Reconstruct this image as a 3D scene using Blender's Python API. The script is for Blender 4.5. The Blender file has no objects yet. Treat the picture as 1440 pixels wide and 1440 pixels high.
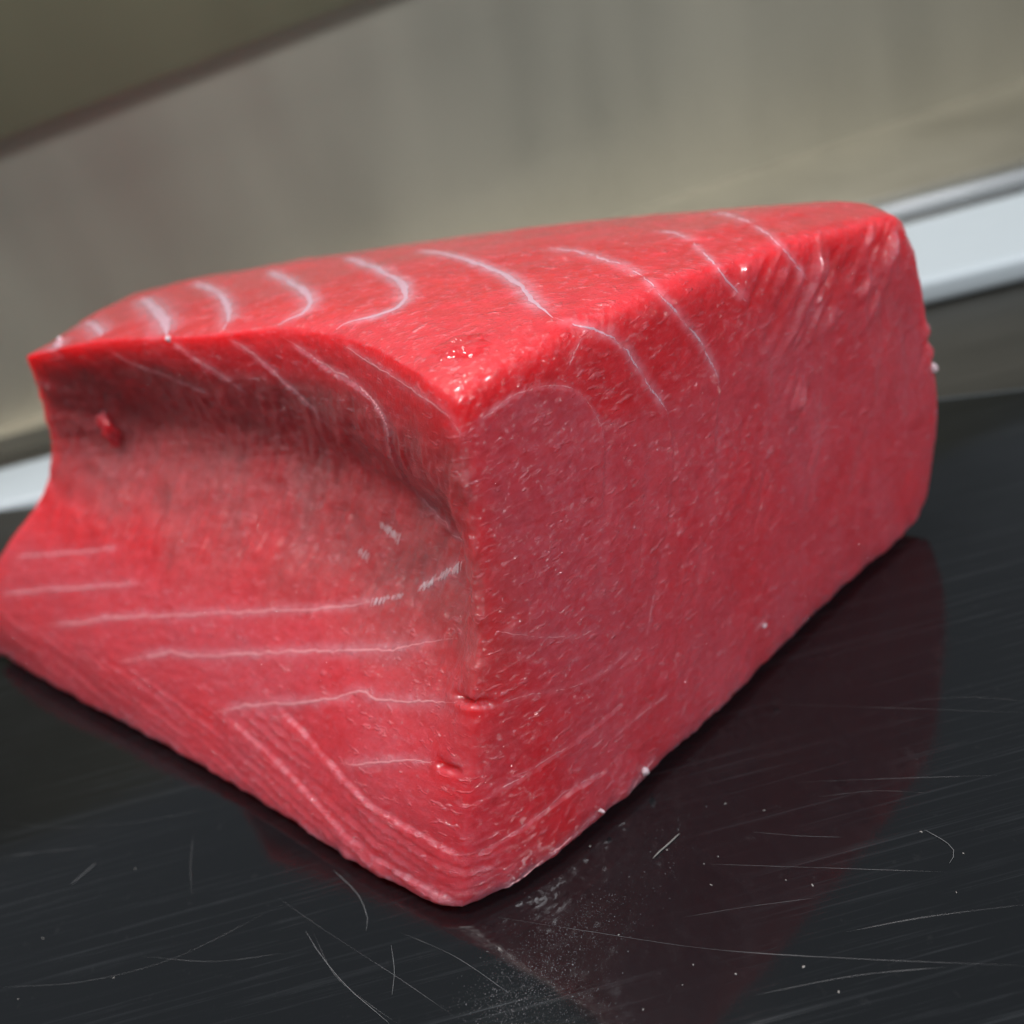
import bpy, math, random
import numpy as np
from mathutils import Vector, Matrix

random.seed(7)
sc = bpy.context.scene
col = sc.collection

# ---------------------------------------------------------------- camera
PITCH, ROLL = math.radians(29), math.radians(15)
fw = Vector((0, math.cos(PITCH), -math.sin(PITCH)))
rt0 = Vector((1, 0, 0)); up0 = rt0.cross(fw)
rt = math.cos(ROLL)*rt0-math.sin(ROLL)*up0
up = math.sin(ROLL)*rt0+math.cos(ROLL)*up0
cam = bpy.data.cameras.new('camera'); camo = bpy.data.objects.new('camera', cam); col.objects.link(camo)
m = Matrix((rt, up, -fw)).transposed().to_4x4(); m.translation = (0, 0, .14)
camo.matrix_world = m
cam.sensor_width = 36; cam.lens = 37.5; cam.clip_start = .005; cam.clip_end = 60
cam.dof.use_dof = True; cam.dof.focus_distance = .166; cam.dof.aperture_fstop = 12
sc.camera = camo

# ---------------------------------------------------------------- light
w = bpy.data.worlds.new('World'); sc.world = w; w.use_nodes = True
bg = w.node_tree.nodes['Background']
bg.inputs['Color'].default_value = (.86, .94, 1, 1); bg.inputs['Strength'].default_value = .27
def lamp(name, loc, target, size, power, color, shape='DISK', sy=None):
    l = bpy.data.lights.new(name, 'AREA'); l.shape = shape; l.size = size; l.energy = power; l.color = color
    if sy: l.shape = 'RECTANGLE'; l.size_y = sy
    o = bpy.data.objects.new(name, l); col.objects.link(o)
    o.location = loc; o.rotation_euler = (Vector(target)-Vector(loc)).to_track_quat('-Z', 'Y').to_euler()
    return o
lamp('ceiling_lamp', (-.50, -.02, 1.60), (-.02, .18, .04), .34, 26, (1, .97, .94))
lamp('back_lamp', (-.12, 1.05, 2.0), (-.02, .18, .04), .45, 19, (1, .97, .94))
lamp('right_fill', (.85, -.85, 1.35), (.03, .18, .04), .42, 28, (.92, .96, 1), sy=.3)  # added fill, no such panel known; brightens the right face and its sheen

sc.view_settings.view_transform = 'Standard'; sc.view_settings.look = 'None'
sc.view_settings.exposure = -.12; sc.view_settings.gamma = 1; sc.view_settings.use_curve_mapping = False
sc.cycles.use_denoising = True
sc.cycles.max_bounces = 6
sc.cycles.use_adaptive_sampling = True; sc.cycles.adaptive_threshold = .035

# ---------------------------------------------------------------- block geometry (pure numpy)
MM = 0.001
def catmull(P, n):
    """smooth curve through the points P, n samples evenly spaced along its length"""
    P = np.asarray(P, float)
    Q = np.vstack([2*P[0]-P[1], P, 2*P[-1]-P[-2]])
    out = []
    for a in range(len(P)-1):
        t = np.linspace(0, 1, 24, endpoint=False)[:, None]
        p0, p1, p2, p3 = Q[a], Q[a+1], Q[a+2], Q[a+3]
        out.append(.5*(2*p1+(p2-p0)*t+(2*p0-5*p1+4*p2-p3)*t*t+(3*p1-p0-3*p2+p3)*t**3))
    C = np.vstack(out+[P[-1:]])
    d = np.r_[0, np.cumsum(np.linalg.norm(np.diff(C, axis=0), axis=1))]
    s = np.linspace(0, d[-1], n)
    return np.stack([np.interp(s, d, C[:, k]) for k in range(C.shape[1])], 1)

def _hash(ix, iy, iz, seed):
    h = (ix.astype(np.int64)*374761393 + iy.astype(np.int64)*668265263 + iz.astype(np.int64)*2147483647 + seed*1274126177) & 0xffffffff
    h = ((h ^ (h >> 13))*1274126177) & 0xffffffff
    h = ((h ^ (h >> 16))*2246822519) & 0xffffffff
    return ((h ^ (h >> 15)) & 0xffff)/65535.*2-1
def vnoise(P, seed=0):
    """smooth value noise in -1..1 at the points P"""
    F = np.floor(P); f = P-F; f = f*f*f*(f*(f*6-15)+10); I = F.astype(np.int64)
    r = 0
    for dx in (0, 1):
        wx = f[:, 0] if dx else 1-f[:, 0]
        for dy in (0, 1):
            wy = f[:, 1] if dy else 1-f[:, 1]
            for dz in (0, 1):
                wz = f[:, 2] if dz else 1-f[:, 2]
                r = r+wx*wy*wz*_hash(I[:, 0]+dx, I[:, 1]+dy, I[:, 2]+dz, seed)
    return r
def fbm(P, seed=0, octs=3):
    r = 0; a = 1; n = 0
    for o in range(octs):
        r = r+a*vnoise(P*2**o+17.3*o, seed+o); n += a; a *= .5
    return r/n
def sstep(a, b, x):
    t = np.clip((x-a)/(b-a), 0, 1); return t*t*(3-2*t)

# edges of the block, millimetres; the board top is z = 0
E_FRONT = [(-24.7, 123.6, 2.0), (-21.5, 125.7, 11.7), (-17.6, 128.3, 23.7), (-12.9, 131.3, 37.4), (-9.4, 133.6, 48.5), (-7.3, 135.0, 60.0), (-5.9, 135.9, 70.1), (-4.7, 136.7, 77.5), (-3.5, 137.4, 83.5)]
E_RIGHT = [(81.9, 193.0, 2.0), (89.6, 198.0, 4.3), (94.0, 200.9, 14.8), (95.4, 201.8, 28.1), (93.2, 200.4, 44.1), (91.0, 198.9, 57.6), (89.1, 197.7, 67.2), (85.8, 195.5, 72.8)]
E_LEFT = [(-144.9, 249.8, 4.4), (-140.9, 248.5, 15.8), (-131.2, 247.0, 26.2), (-120.2, 246.0, 35.2), (-110.2, 245.5, 43.5), (-103.9, 245.5, 52.0), (-100.2, 243.0, 61.7), (-97.3, 239.0, 70.8), (-93.9, 233.1, 80.0)]
E_BACK = [(-75.0, 305.0, 2.0), (-77.8, 292.7, 39.0), (-80.6, 280.3, 76.0)]
E_TOPR = [(-3.5, 137.4, 83.5), (3.4, 141.9, 84.7), (12.8, 148.0, 84.9), (23.9, 155.3, 84.1), (36.0, 163.2, 82.9), (53.8, 174.7, 80.0), (70.6, 185.6, 76.7), (85.8, 195.5, 72.8)]
E_TOPL = [(-3.5, 137.4, 83.5), (-6.9, 144.1, 84.6), (-10.7, 153.9, 85.0), (-19.9, 172.8, 85.1), (-31.9, 186.8, 84.9), (-44.9, 195.2, 84.5), (-54.6, 203.2, 83.9), (-70.7, 216.7, 83.0), (-82.1, 224.6, 81.8), (-93.9, 233.1, 80.0)]
E_TOPBL = [(-93.9, 233.1, 80.0), (-90.0, 241.9, 79.5), (-88.9, 258.8, 78.0), (-84.8, 271.0, 77.0), (-80.6, 280.3, 76.0)]
E_TOPBR = [(85.8, 195.5, 72.8), (86.4, 209.0, 71.5), (80.6, 214.8, 72.5), (58.8, 227.9, 73.5), (29.8, 243.5, 74.5), (-20.6, 264.7, 75.5), (-62.2, 278.4, 76.0), (-80.6, 280.3, 76.0)]
E_BOTR = [(-24.7, 123.6, 2.0), (-14.1, 126.1, 2.0), (-1.1, 133.3, 2.0), (26.0, 152.0, 2.0), (55.3, 174.1, 2.0), (81.9, 193.0, 2.0)]
E_BOTL = [(-24.7, 123.6, 2.0), (-30.5, 126.7, 2.3), (-42.7, 138.9, 2.7), (-58.1, 156.3, 3.0), (-77.9, 178.7, 3.3), (-103.6, 205.3, 3.7), (-124.8, 227.6, 4.0), (-144.9, 249.8, 4.4)]
E_BOTBL = [(-144.9, 249.8, 4.4), (-109.9, 277.4, 3.2), (-75.0, 305.0, 2.0)]
E_BOTBR = [(81.9, 193.0, 2.0), (7.4, 253.0, 2.0), (-75.0, 305.0, 2.0)]

def coons(c0, c1, d0, d1):
    """c0,c1 along a (at b=0,1); d0,d1 along b (at a=0,1) -> grid [a,b]"""
    na, nb = len(c0), len(d0)
    a = np.linspace(0, 1, na)[:, None, None]; b = np.linspace(0, 1, nb)[None, :, None]
    return ((1-b)*c0[:, None]+b*c1[:, None]+(1-a)*d0[None]+a*d1[None]
            - ((1-a)*(1-b)*c0[0]+a*(1-b)*c0[-1]+(1-a)*b*c1[0]+a*b*c1[-1]))

def box_patches(nL, nR, nV):
    """six welded patches of the block: lattice indices and positions"""
    fr, ri, le, ba = (catmull(e, nV+1) for e in (E_FRONT, E_RIGHT, E_LEFT, E_BACK))
    tr, br, tbl, bbl = (catmull(e, nR+1) for e in (E_TOPR, E_BOTR, E_TOPBL, E_BOTBL))
    tl, bl, tbr, bbr = (catmull(e, nL+1) for e in (E_TOPL, E_BOTL, E_TOPBR, E_BOTBR))
    # i: front -> left, j: front -> right, k: bottom -> top
    PL = coons(bl, tl, fr, le)          # [i,k] j=0
    PR = coons(br, tr, fr, ri)          # [j,k] i=0
    PBL = coons(bbl, tbl, le, ba)       # [j,k] i=nL
    PBR = coons(bbr, tbr, ri, ba)       # [i,k] j=nR
    PT = coons(tl, tbr, tr, tbl)        # [i,j] k=nV
    PB = coons(bl, bbr, br, bbl)        # [i,j] k=0
    # the hollow under the top rim of the left cut
    s = np.linspace(0, 1, nL+1)[:, None]; t = np.linspace(0, 1, nV+1)[None]
    nrm = np.array([.72, .66, -.05])
    tc = .62+.12*sstep(0, .9, s)
    prof = np.where(t > tc, np.exp(-((t-tc)/.13)**2), np.exp(-((t-tc)/.27)**2))
    prof = prof*sstep(1.0, .93, t)*sstep(0, .12, t)
    amp = (4.5*np.exp(-((s-.14)/.18)**2)+6.5)*sstep(-.005, .075, s)*sstep(1.0, .72, s)
    PL = PL+(prof*amp)[..., None]*nrm
    # the foot: flat underside a little inside the visible lower edge
    i = np.linspace(0, 1, nL+1)[:, None]; j = np.linspace(0, 1, nR+1)[None]
    q = np.minimum(np.minimum(i, 1-i), np.minimum(j, 1-j))
    PB[..., 2] = PB[..., 2]*(1-sstep(0, .05, q))+.0
    # top: faint crown
    PT[..., 2] += 1.0*np.sin(np.pi*i)*np.sin(np.pi*j)
    I = lambda n: np.arange(n+1)
    def lat(ax, fixed):
        if ax == 'L': A, Bk = np.meshgrid(I(nL), I(nV), indexing='ij'); return A, A*0, Bk
        if ax == 'R': A, Bk = np.meshgrid(I(nR), I(nV), indexing='ij'); return A*0, A, Bk
        if ax == 'BL': A, Bk = np.meshgrid(I(nR), I(nV), indexing='ij'); return A*0+nL, A, Bk
        if ax == 'BR': A, Bk = np.meshgrid(I(nL), I(nV), indexing='ij'); return A, A*0+nR, Bk
        A, Bk = np.meshgrid(I(nL), I(nR), indexing='ij')
        return A, Bk, A*0+(nV if ax == 'T' else 0)
    pats = []
    for ax, P, flip in (('L', PL, False), ('R', PR, True), ('BL', PBL, False), ('BR', PBR, True), ('T', PT, False), ('B', PB, True)):
        a, b, c = lat(ax, 0)
        pats.append((ax, (a*(nR+1)+b)*(nV+1)+c, P, flip))
    return pats

def weld(pats):
    ids = np.concatenate([p[1].ravel() for p in pats]); pos = np.concatenate([p[2].reshape(-1, 3) for p in pats])
    tag = np.concatenate([np.full(p[1].size, k) for k, p in enumerate(pats)])
    u, first, inv = np.unique(ids, return_index=True, return_inverse=True)
    inv = inv.ravel()
    quads = []; grids = []; off = 0
    for ax, idg, P, flip in pats:
        g = inv[off:off+idg.size].reshape(idg.shape); off += idg.size
        grids.append(g)
        q = np.stack([g[:-1, :-1], g[1:, :-1], g[1:, 1:], g[:-1, 1:]], -1).reshape(-1, 4)
        quads.append(q if flip else q[:, ::-1])
    return pos[first], np.vstack(quads), grids, tag[first]

def neighbours(n, quads):
    """edge list (both directions) and vertex degree"""
    e = np.vstack([quads[:, [0, 1]], quads[:, [1, 2]], quads[:, [2, 3]], quads[:, [3, 0]]])
    e = np.sort(e, 1); e = np.unique(e[:, 0].astype(np.int64)*n+e[:, 1])
    a, b = e//n, e % n
    return a, b, np.bincount(a, minlength=n)+np.bincount(b, minlength=n)
def smooth(P, a, b, deg, w, iters):
    n = len(P)
    for _ in range(iters):
        S = np.stack([np.bincount(a, P[b, k], n)+np.bincount(b, P[a, k], n) for k in range(3)], 1)
        P = P+w[:, None]*(S/deg[:, None]-P)
    return P
def normals(P, quads):
    A, Bq, C, D = (P[quads[:, k]] for k in range(4))
    fn = np.cross(C-A, D-Bq)
    N = np.stack([sum(np.bincount(quads[:, k], fn[:, c], len(P)) for k in range(4)) for c in range(3)], 1)
    return N/np.maximum(np.linalg.norm(N, axis=1), 1e-12)[:, None]

def base_block(nL=400, nR=360, nV=250, q=4):
    """coarse rounded block, then refined to the full grid"""
    pats = box_patches(nL//q, nR//q, nV//q)
    P, Q, G, tag = weld(pats)
    a, b, deg = neighbours(len(P), Q)
    # rounder along the upper right rim, crisper on the left rim
    w = np.full(len(P), .5)
    w *= np.where((P[:, 2] < 8), .35, 1)
    P = smooth(P, a, b, deg, w*.55, 2)
    near = np.abs((P-np.array([-3.5, 137.4, 0]))@np.array([.545, -.838, 0]))
    w2 = sstep(12, 4, near)*sstep(60, 70, P[:, 2])*sstep(-12, 6, P[:, 0])
    P = smooth(P, a, b, deg, .6*w2, 9)
    fine = []
    for (ax, idg, _, flip), g in zip(box_patches(nL, nR, nV), G):
        C = P[g]; n0, n1 = idg.shape
        x = np.linspace(0, C.shape[0]-1, n0); i0 = np.minimum(x.astype(int), C.shape[0]-2); fx = (x-i0)[:, None, None]
        C = C[i0]*(1-fx)+C[i0+1]*fx
        y = np.linspace(0, C.shape[1]-1, n1); j0 = np.minimum(y.astype(int), C.shape[1]-2); fy = (y-j0)[None, :, None]
        C = C[:, j0]*(1-fy)+C[:, j0+1]*fy
        fine.append((ax, idg, C, flip))
    P, Q, G, tag = weld(fine)
    a, b, deg = neighbours(len(P), Q)
    P = smooth(P, a, b, deg, np.full(len(P), .6), 6)
    return P, Q, G, tag, (a, b, deg)
SINEW_LINES = [
    ('L', 0.45, [(-129.8,241.3,21.5), (-123.5,236.4,23.2), (-117.6,232.0,24.7), (-111.9,227.8,26.0), (-106.4,223.8,27.2), (-101.2,220.0,28.3), (-96.1,216.3,29.4), (-91.2,212.8,30.5), (-86.5,209.4,31.5), (-81.8,206.1,32.4)]),
    ('L', 0.6, [(-116.2,225.3,18.4), (-110.4,220.9,20.0), (-104.9,216.8,21.4), (-99.6,213.1,22.9), (-94.6,209.6,24.5), (-89.6,206.1,25.8), (-85.0,202.6,26.8), (-80.3,199.2,27.8), (-75.9,196.1,28.6), (-71.7,193.2,29.5), (-67.6,190.5,30.3), (-63.6,187.9,31.0), (-59.7,185.2,31.7), (-55.9,182.5,32.4), (-52.2,179.8,33.2), (-48.5,177.3,34.0), (-44.9,174.6,34.8), (-41.4,172.1,35.6), (-37.9,169.7,36.4), (-34.6,167.4,37.3), (-31.3,165.2,38.2), (-28.1,163.0,39.2), (-24.9,161.0,40.2), (-21.8,158.8,41.3)]),
    ('L', 0.8, [(-19.1,157.9,42.9), (-16.2,156.2,44.5), (-13.1,154.1,46.3), (-10.3,152.0,48.4)]),
    ('L', 0.65, [(-92.9,201.7,17.2), (-87.9,198.3,19.0), (-83.1,195.2,20.8), (-78.5,192.3,22.3), (-74.2,189.0,23.0), (-70.1,185.9,23.5), (-65.9,182.9,24.4), (-61.9,180.1,25.5), (-57.9,177.1,26.5), (-53.9,174.2,27.5), (-50.2,171.5,28.5), (-46.6,168.9,29.4), (-42.9,166.3,30.4), (-39.5,163.7,31.3), (-36.1,161.1,32.1), (-32.8,158.6,33.0), (-29.6,156.1,33.8), (-26.5,153.6,34.7), (-23.2,151.5,35.8), (-20.3,149.5,37.0), (-17.4,147.3,38.2), (-14.3,144.9,39.7)]),
    ('L', 0.65, [(-68.7,176.9,15.1), (-64.4,174.1,17.0), (-60.1,171.2,18.7), (-56.1,168.3,20.1), (-52.2,165.3,21.4), (-48.4,162.5,22.6), (-44.7,159.8,23.9), (-41.2,157.4,25.2), (-37.7,155.0,26.6), (-34.5,153.3,28.1), (-31.6,150.1,28.3), (-28.7,147.4,28.9), (-25.5,144.9,29.8), (-22.5,142.5,30.7), (-19.6,139.9,31.7), (-16.6,135.9,33.9)]),
    ('L', 0.5, [(-41.1,148.4,17.2), (-37.8,145.9,18.5), (-34.5,143.5,19.9), (-31.4,141.3,21.2), (-28.3,139.1,22.4), (-25.4,136.7,23.3), (-22.6,134.1,24.5)]),
    ('L', 0.4, [(-122.4,242.3,30.2), (-115.8,237.3,31.5), (-109.5,232.6,32.6), (-103.6,228.5,33.7), (-97.9,224.6,34.7), (-92.4,220.8,35.8), (-87.0,217.1,36.9)]),
    ('U', 0.6, [(-31.6,186.3,83.9), (-29.4,183.6,82.5), (-27.2,180.7,81.2), (-25.2,177.7,79.9), (-22.9,174.1,79.0), (-20.6,169.9,78.4), (-18.6,165.7,77.7), (-16.9,161.7,76.7), (-16.0,159.0,75.1), (-15.8,157.8,72.8), (-16.3,158.5,69.6), (-16.4,160.4,65.9), (-16.2,163.9,61.3), (-15.5,165.4,57.6), (-14.2,163.9,55.5), (-12.6,161.0,54.3), (-10.8,157.5,53.7), (-9.5,154.5,52.5), (-8.1,137.8,59.2)]),
    ('U', 0.5, [(-42.6,193.8,83.7), (-40.2,192.2,81.9), (-37.9,190.6,79.9), (-35.9,188.8,77.9), (-34.0,186.8,75.7), (-32.4,184.8,73.5), (-30.6,182.6,71.4), (-29.2,181.1,69.0), (-28.0,180.3,66.1)]),
    ('U', 0.5, [(-55.2,203.8,83.2), (-53.2,201.9,81.3), (-51.0,200.0,79.4), (-48.7,198.1,77.7), (-46.4,196.4,76.0), (-44.5,195.2,73.8), (-42.6,194.3,71.6)]),
    ('U', 0.5, [(-20.4,173.1,84.1), (-18.4,169.1,83.3), (-16.4,164.6,82.7), (-14.3,159.9,82.5), (-12.2,155.2,82.2), (-10.4,150.9,81.9), (-8.6,146.3,81.9), (-6.8,142.3,81.6), (-5.4,139.5,80.8), (-4.6,137.9,79.2), (-4.2,137.4,77.0)]),
    ('U', 0.4, [(-71.7,217.8,81.0), (-69.1,216.2,79.0), (-66.4,214.4,77.2), (-63.3,211.8,75.9), (-60.0,209.1,74.7), (-56.9,206.5,73.5), (-53.8,203.8,72.3), (-50.7,201.1,71.1)]),
    ('T', 1.5, [(-5.5,231.5,80.7), (-2.3,220.3,82.3), (0.6,210.7,83.5), (3.2,202.0,84.3), (5.6,194.8,84.7), (7.7,188.1,84.9), (9.5,181.0,85.1), (10.9,173.5,85.4), (11.6,165.6,85.5), (12.6,159.6,85.4), (13.7,154.5,85.1)]),
    ('T', 1.6, [(-22.6,248.5,78.9), (-17.9,231.0,81.6), (-14.0,214.4,83.9), (-11.0,201.6,85.0), (-8.5,190.9,85.7), (-8.3,180.5,86.0), (-10.5,176.0,86.0), (-13.3,175.6,85.9), (-16.1,176.4,85.7), (-19.0,177.3,85.5), (-21.4,175.8,85.0)]),
    ('T', 1.8, [(-40.9,255.6,78.8), (-34.3,230.9,82.3), (-29.4,211.7,84.5), (-26.0,196.7,85.6), (-27.1,189.6,85.5), (-30.2,188.9,85.2), (-32.5,187.2,84.2)]),
    ('T', 1.7, [(-62.0,269.8,77.3), (-52.9,244.3,80.9), (-45.9,220.1,83.7), (-42.5,202.5,84.9), (-43.3,194.5,84.4)]),
    ('T', 2.8, [(-74.6,266.0,77.9), (-64.4,236.2,81.9), (-58.0,215.8,83.8), (-55.3,204.0,83.5)]),
    ('T', 2.4, [(-86.1,255.8,78.5), (-78.3,236.8,81.1), (-72.4,220.9,82.8)]),
    ('T', 2.4, [(-87.2,234.8,80.5), (-85.1,230.1,81.1), (-83.4,226.5,81.5)]),
    ('R', 0.6, [(13.7,154.5,85.1), (15.6,152.5,84.6), (17.6,152.0,83.5), (19.8,152.7,81.9), (21.8,153.7,79.8), (23.4,154.6,77.3), (24.6,155.2,74.6), (25.6,155.7,71.9), (26.6,156.1,69.0), (27.8,156.8,66.1), (29.0,157.4,63.2)]),
    ('R', 0.9, [(19.5,199.2,83.0), (21.8,193.7,83.3), (24.0,188.2,83.5), (25.9,182.5,83.8), (27.7,177.1,83.8), (29.4,172.5,83.6), (30.6,167.0,83.5)]),
    ('R', 0.6, [(30.6,167.0,83.5), (31.0,161.6,82.9), (32.3,160.8,80.7), (33.8,161.5,77.9), (35.4,162.4,74.9), (37.1,163.3,71.9), (38.3,163.9,68.8), (39.0,164.3,65.6), (39.8,164.6,62.3)]),
    ('R', 0.8, [(39.8,198.4,80.7), (42.3,192.6,81.0), (43.5,184.1,81.3)]),
    ('R', 0.5, [(43.5,184.1,81.3), (43.3,175.8,81.5), (43.3,169.6,81.2), (44.4,168.7,79.0), (46.1,169.5,76.1), (47.8,170.5,73.1)]),
    ('R', 0.9, [(56.5,215.1,76.3), (56.5,202.2,78.1), (57.2,193.5,78.7)]),
    ('R', 0.5, [(57.2,193.5,78.7), (57.1,185.8,78.9), (56.8,178.7,78.9), (58.2,177.7,76.7), (59.9,178.6,73.7), (61.7,179.6,70.5)]),
    ('S', 0.35, [(-2.7,138.0,78.8), (-0.4,139.3,78.9), (1.8,140.7,79.2), (4.0,142.1,79.6), (6.5,143.6,79.3), (9.0,145.2,78.6), (11.4,146.7,77.5), (13.7,148.1,75.6), (15.5,149.1,73.0), (16.5,149.5,70.2), (17.0,149.6,67.3), (16.7,149.3,64.6)]),
    ('S', 0.4, [(13.7,148.3,78.8), (15.2,149.4,80.6), (17.0,150.9,82.1)]),
    ('S', 0.45, [(-6.8,134.5,46.1), (-4.4,135.3,44.2), (-1.9,136.3,42.1), (0.7,137.5,40.1), (3.5,139.0,38.2), (6.3,140.7,36.7), (9.2,142.5,36.1)]),
    ('S', 0.5, [(-9.7,132.1,34.2), (-7.0,133.1,33.6), (-4.1,134.3,32.5), (-1.4,135.6,31.2), (1.5,137.1,29.5)]),
    ('S', 0.35, [(1.5,137.1,29.5), (4.2,138.8,28.7), (6.9,140.5,28.0), (9.6,142.2,27.8), (12.1,143.9,27.9), (14.7,145.6,28.3)]),
    ('S', 0.4, [(-21.1,125.8,10.7), (-18.7,126.3,10.9), (-16.1,127.0,11.0), (-13.7,127.7,11.2), (-11.3,128.6,11.4), (-8.8,129.8,11.5), (-6.4,131.0,11.5), (-4.0,132.4,11.7), (-1.4,133.9,11.3), (1.2,135.5,10.8), (3.8,137.2,10.1)]),
    ('S', 0.4, [(-14.9,128.7,20.0), (-12.1,129.5,20.0), (-9.3,130.5,19.9), (-6.6,131.8,20.1), (-3.8,133.3,19.9), (-1.0,134.9,19.6)]),
    ('S', 0.35, [(6.4,139.2,14.8), (9.2,141.1,15.2), (12.2,143.1,15.1), (15.3,145.2,14.9), (18.6,147.4,14.5)]),
    ('S', 0.5, [(-18.5,125.0,2.2), (-16.0,125.7,2.2), (-13.4,126.6,2.4), (-10.9,127.7,2.9), (-8.5,128.9,3.2), (-6.0,130.3,3.2), (-3.5,131.9,3.3), (-1.0,133.5,3.4), (1.5,135.1,3.6)]),
    ('S', 0.5, [(38.6,161.4,11.4), (41.0,163.2,11.5), (42.9,164.6,12.6)]),
    ('S', 0.35, [(16.9,147.1,28.0), (18.5,148.3,31.2), (20.1,149.6,34.5)]),
    ('S', 0.9, [(6.2,138.3,2.3), (8.7,139.9,3.0), (11.1,141.6,3.9), (13.9,143.6,4.1)])]
STEP_LINES = [
    ('L', .6, [(-66.8,175.4,15.7), (-64.1,172.0,15.0), (-61.5,168.6,14.3), (-59.1,165.3,13.6), (-56.7,162.0,12.9), (-54.5,159.0,12.1), (-52.5,156.0,11.2), (-50.5,153.0,10.3), (-48.6,150.2,9.4), (-46.8,147.4,8.4), (-45.1,144.8,7.5), (-43.2,142.1,6.6), (-41.2,139.5,6.1), (-39.0,136.9,5.6), (-36.7,134.4,5.3), (-34.5,132.0,5.0), (-32.1,129.6,4.9), (-29.9,127.5,4.7), (-27.6,125.6,4.2), (-25.5,124.4,3.2)]),
    ('L', .6, [(-53.3,165.9,20.8), (-51.0,162.5,20.1), (-48.8,159.2,19.3), (-46.8,156.1,18.4), (-44.9,153.0,17.4), (-43.1,150.0,16.5), (-41.2,147.1,15.7), (-39.3,144.3,14.9), (-37.4,141.5,14.1), (-35.3,138.8,13.6), (-32.9,136.2,13.4), (-30.7,133.6,13.1), (-28.5,131.1,12.9), (-26.3,128.9,12.5), (-24.1,127.0,11.9), (-22.0,125.8,10.8)]),
    ('S', .45, [(-21.2,125.7,10.4), (-18.5,126.3,10.6), (-15.9,127.0,10.8), (-13.4,127.8,11.1), (-10.8,128.8,11.2), (-8.3,130.0,11.3), (-5.7,131.4,11.2), (-3.1,132.8,11.1), (-0.4,134.5,10.7), (2.3,136.2,10.3), (5.2,138.0,9.6)]),
    ('S', .35, [(-15.0,128.6,19.7), (-12.5,129.3,19.6), (-9.9,130.3,19.6), (-7.4,131.4,19.6), (-4.9,132.6,19.6), (-2.3,134.1,19.5), (0.3,135.6,19.3), (2.8,137.2,19.2), (5.3,138.8,19.2), (7.9,140.5,19.5), (10.5,142.3,19.7)]),
    ('S', .4, [(-18.6,125.0,2.2), (-16.2,125.6,2.2), (-13.6,126.6,2.3), (-11.0,127.6,2.6), (-8.6,128.9,2.9), (-6.1,130.3,3.0), (-3.6,131.8,3.0), (-1.1,133.4,3.1), (1.4,135.1,3.3)]),
    ('U', .5, [(-31.5,186.0,83.4), (-29.3,183.4,82.1), (-27.2,180.6,80.8), (-25.2,177.5,79.6), (-23.0,174.1,78.6), (-20.8,170.1,78.0), (-18.7,165.8,77.4), (-17.1,162.0,76.6), (-16.0,159.0,75.2), (-15.8,157.6,73.0), (-16.1,158.0,70.1), (-16.4,160.1,66.3), (-16.3,163.9,61.7), (-15.7,165.8,57.9), (-14.6,164.6,55.7), (-13.2,162.1,54.2), (-11.5,158.8,53.4), (-9.9,155.3,52.8)]),
    ('U', .4, [(-42.5,193.6,83.2), (-40.3,192.2,81.5), (-38.2,190.8,79.7), (-36.2,189.1,77.9), (-34.5,187.3,75.9), (-33.0,185.4,73.9), (-31.4,183.6,71.8), (-29.9,181.9,69.9)]),
    ('U', .35, [(-55.2,203.7,82.7), (-53.1,201.9,80.7), (-50.9,199.9,78.8), (-48.5,198.0,76.9), (-46.2,196.3,75.1)]),
    ('A', .35, [(-2.7,138.0,78.6), (-0.5,139.3,78.7), (1.8,140.7,79.0), (4.0,142.1,79.4), (6.4,143.6,79.2), (8.9,145.1,78.4), (11.4,146.6,77.2), (13.7,148.0,75.4), (15.4,149.0,72.8), (16.5,149.5,69.9), (17.0,149.6,67.1), (16.7,149.3,64.5), (16.1,148.7,61.8), (15.4,148.1,59.4), (14.6,147.4,56.9), (13.8,146.7,54.4)]),
    ('A', .3, [(17.0,151.8,83.7), (19.2,152.4,82.2), (21.3,153.4,80.1), (23.1,154.4,77.6), (24.4,155.1,74.8), (25.5,155.6,72.0), (26.4,156.1,69.1), (27.9,156.8,66.2), (28.9,157.3,63.2), (29.1,157.3,60.3), (28.8,156.9,57.5), (28.4,156.5,54.8), (27.8,155.9,52.1), (27.0,155.2,49.6), (26.0,154.4,47.1), (25.1,153.6,44.7), (24.2,152.9,42.2)]),
    ('A', .3, [(30.4,166.2,83.5), (30.9,161.5,82.9), (32.0,160.7,80.8), (33.5,161.3,78.2), (35.0,162.1,75.4), (36.6,163.0,72.6), (37.9,163.7,69.7), (38.7,164.1,66.7), (39.8,164.6,63.7), (39.5,164.3,60.9), (38.8,163.7,58.4), (38.0,163.1,55.9), (37.2,162.4,53.4), (36.4,161.7,50.8)])]
CUT_LINES = [
    ('C', 1, [(-16.7,137.4,34.3), (-14.4,132.7,35.9), (-12.0,131.5,35.7), (-9.7,132.1,34.2)]),
    ('C', .8, [(-22.5,133.9,24.5), (-20.2,131.3,25.0), (-18.1,129.4,25.1)])]
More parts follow.
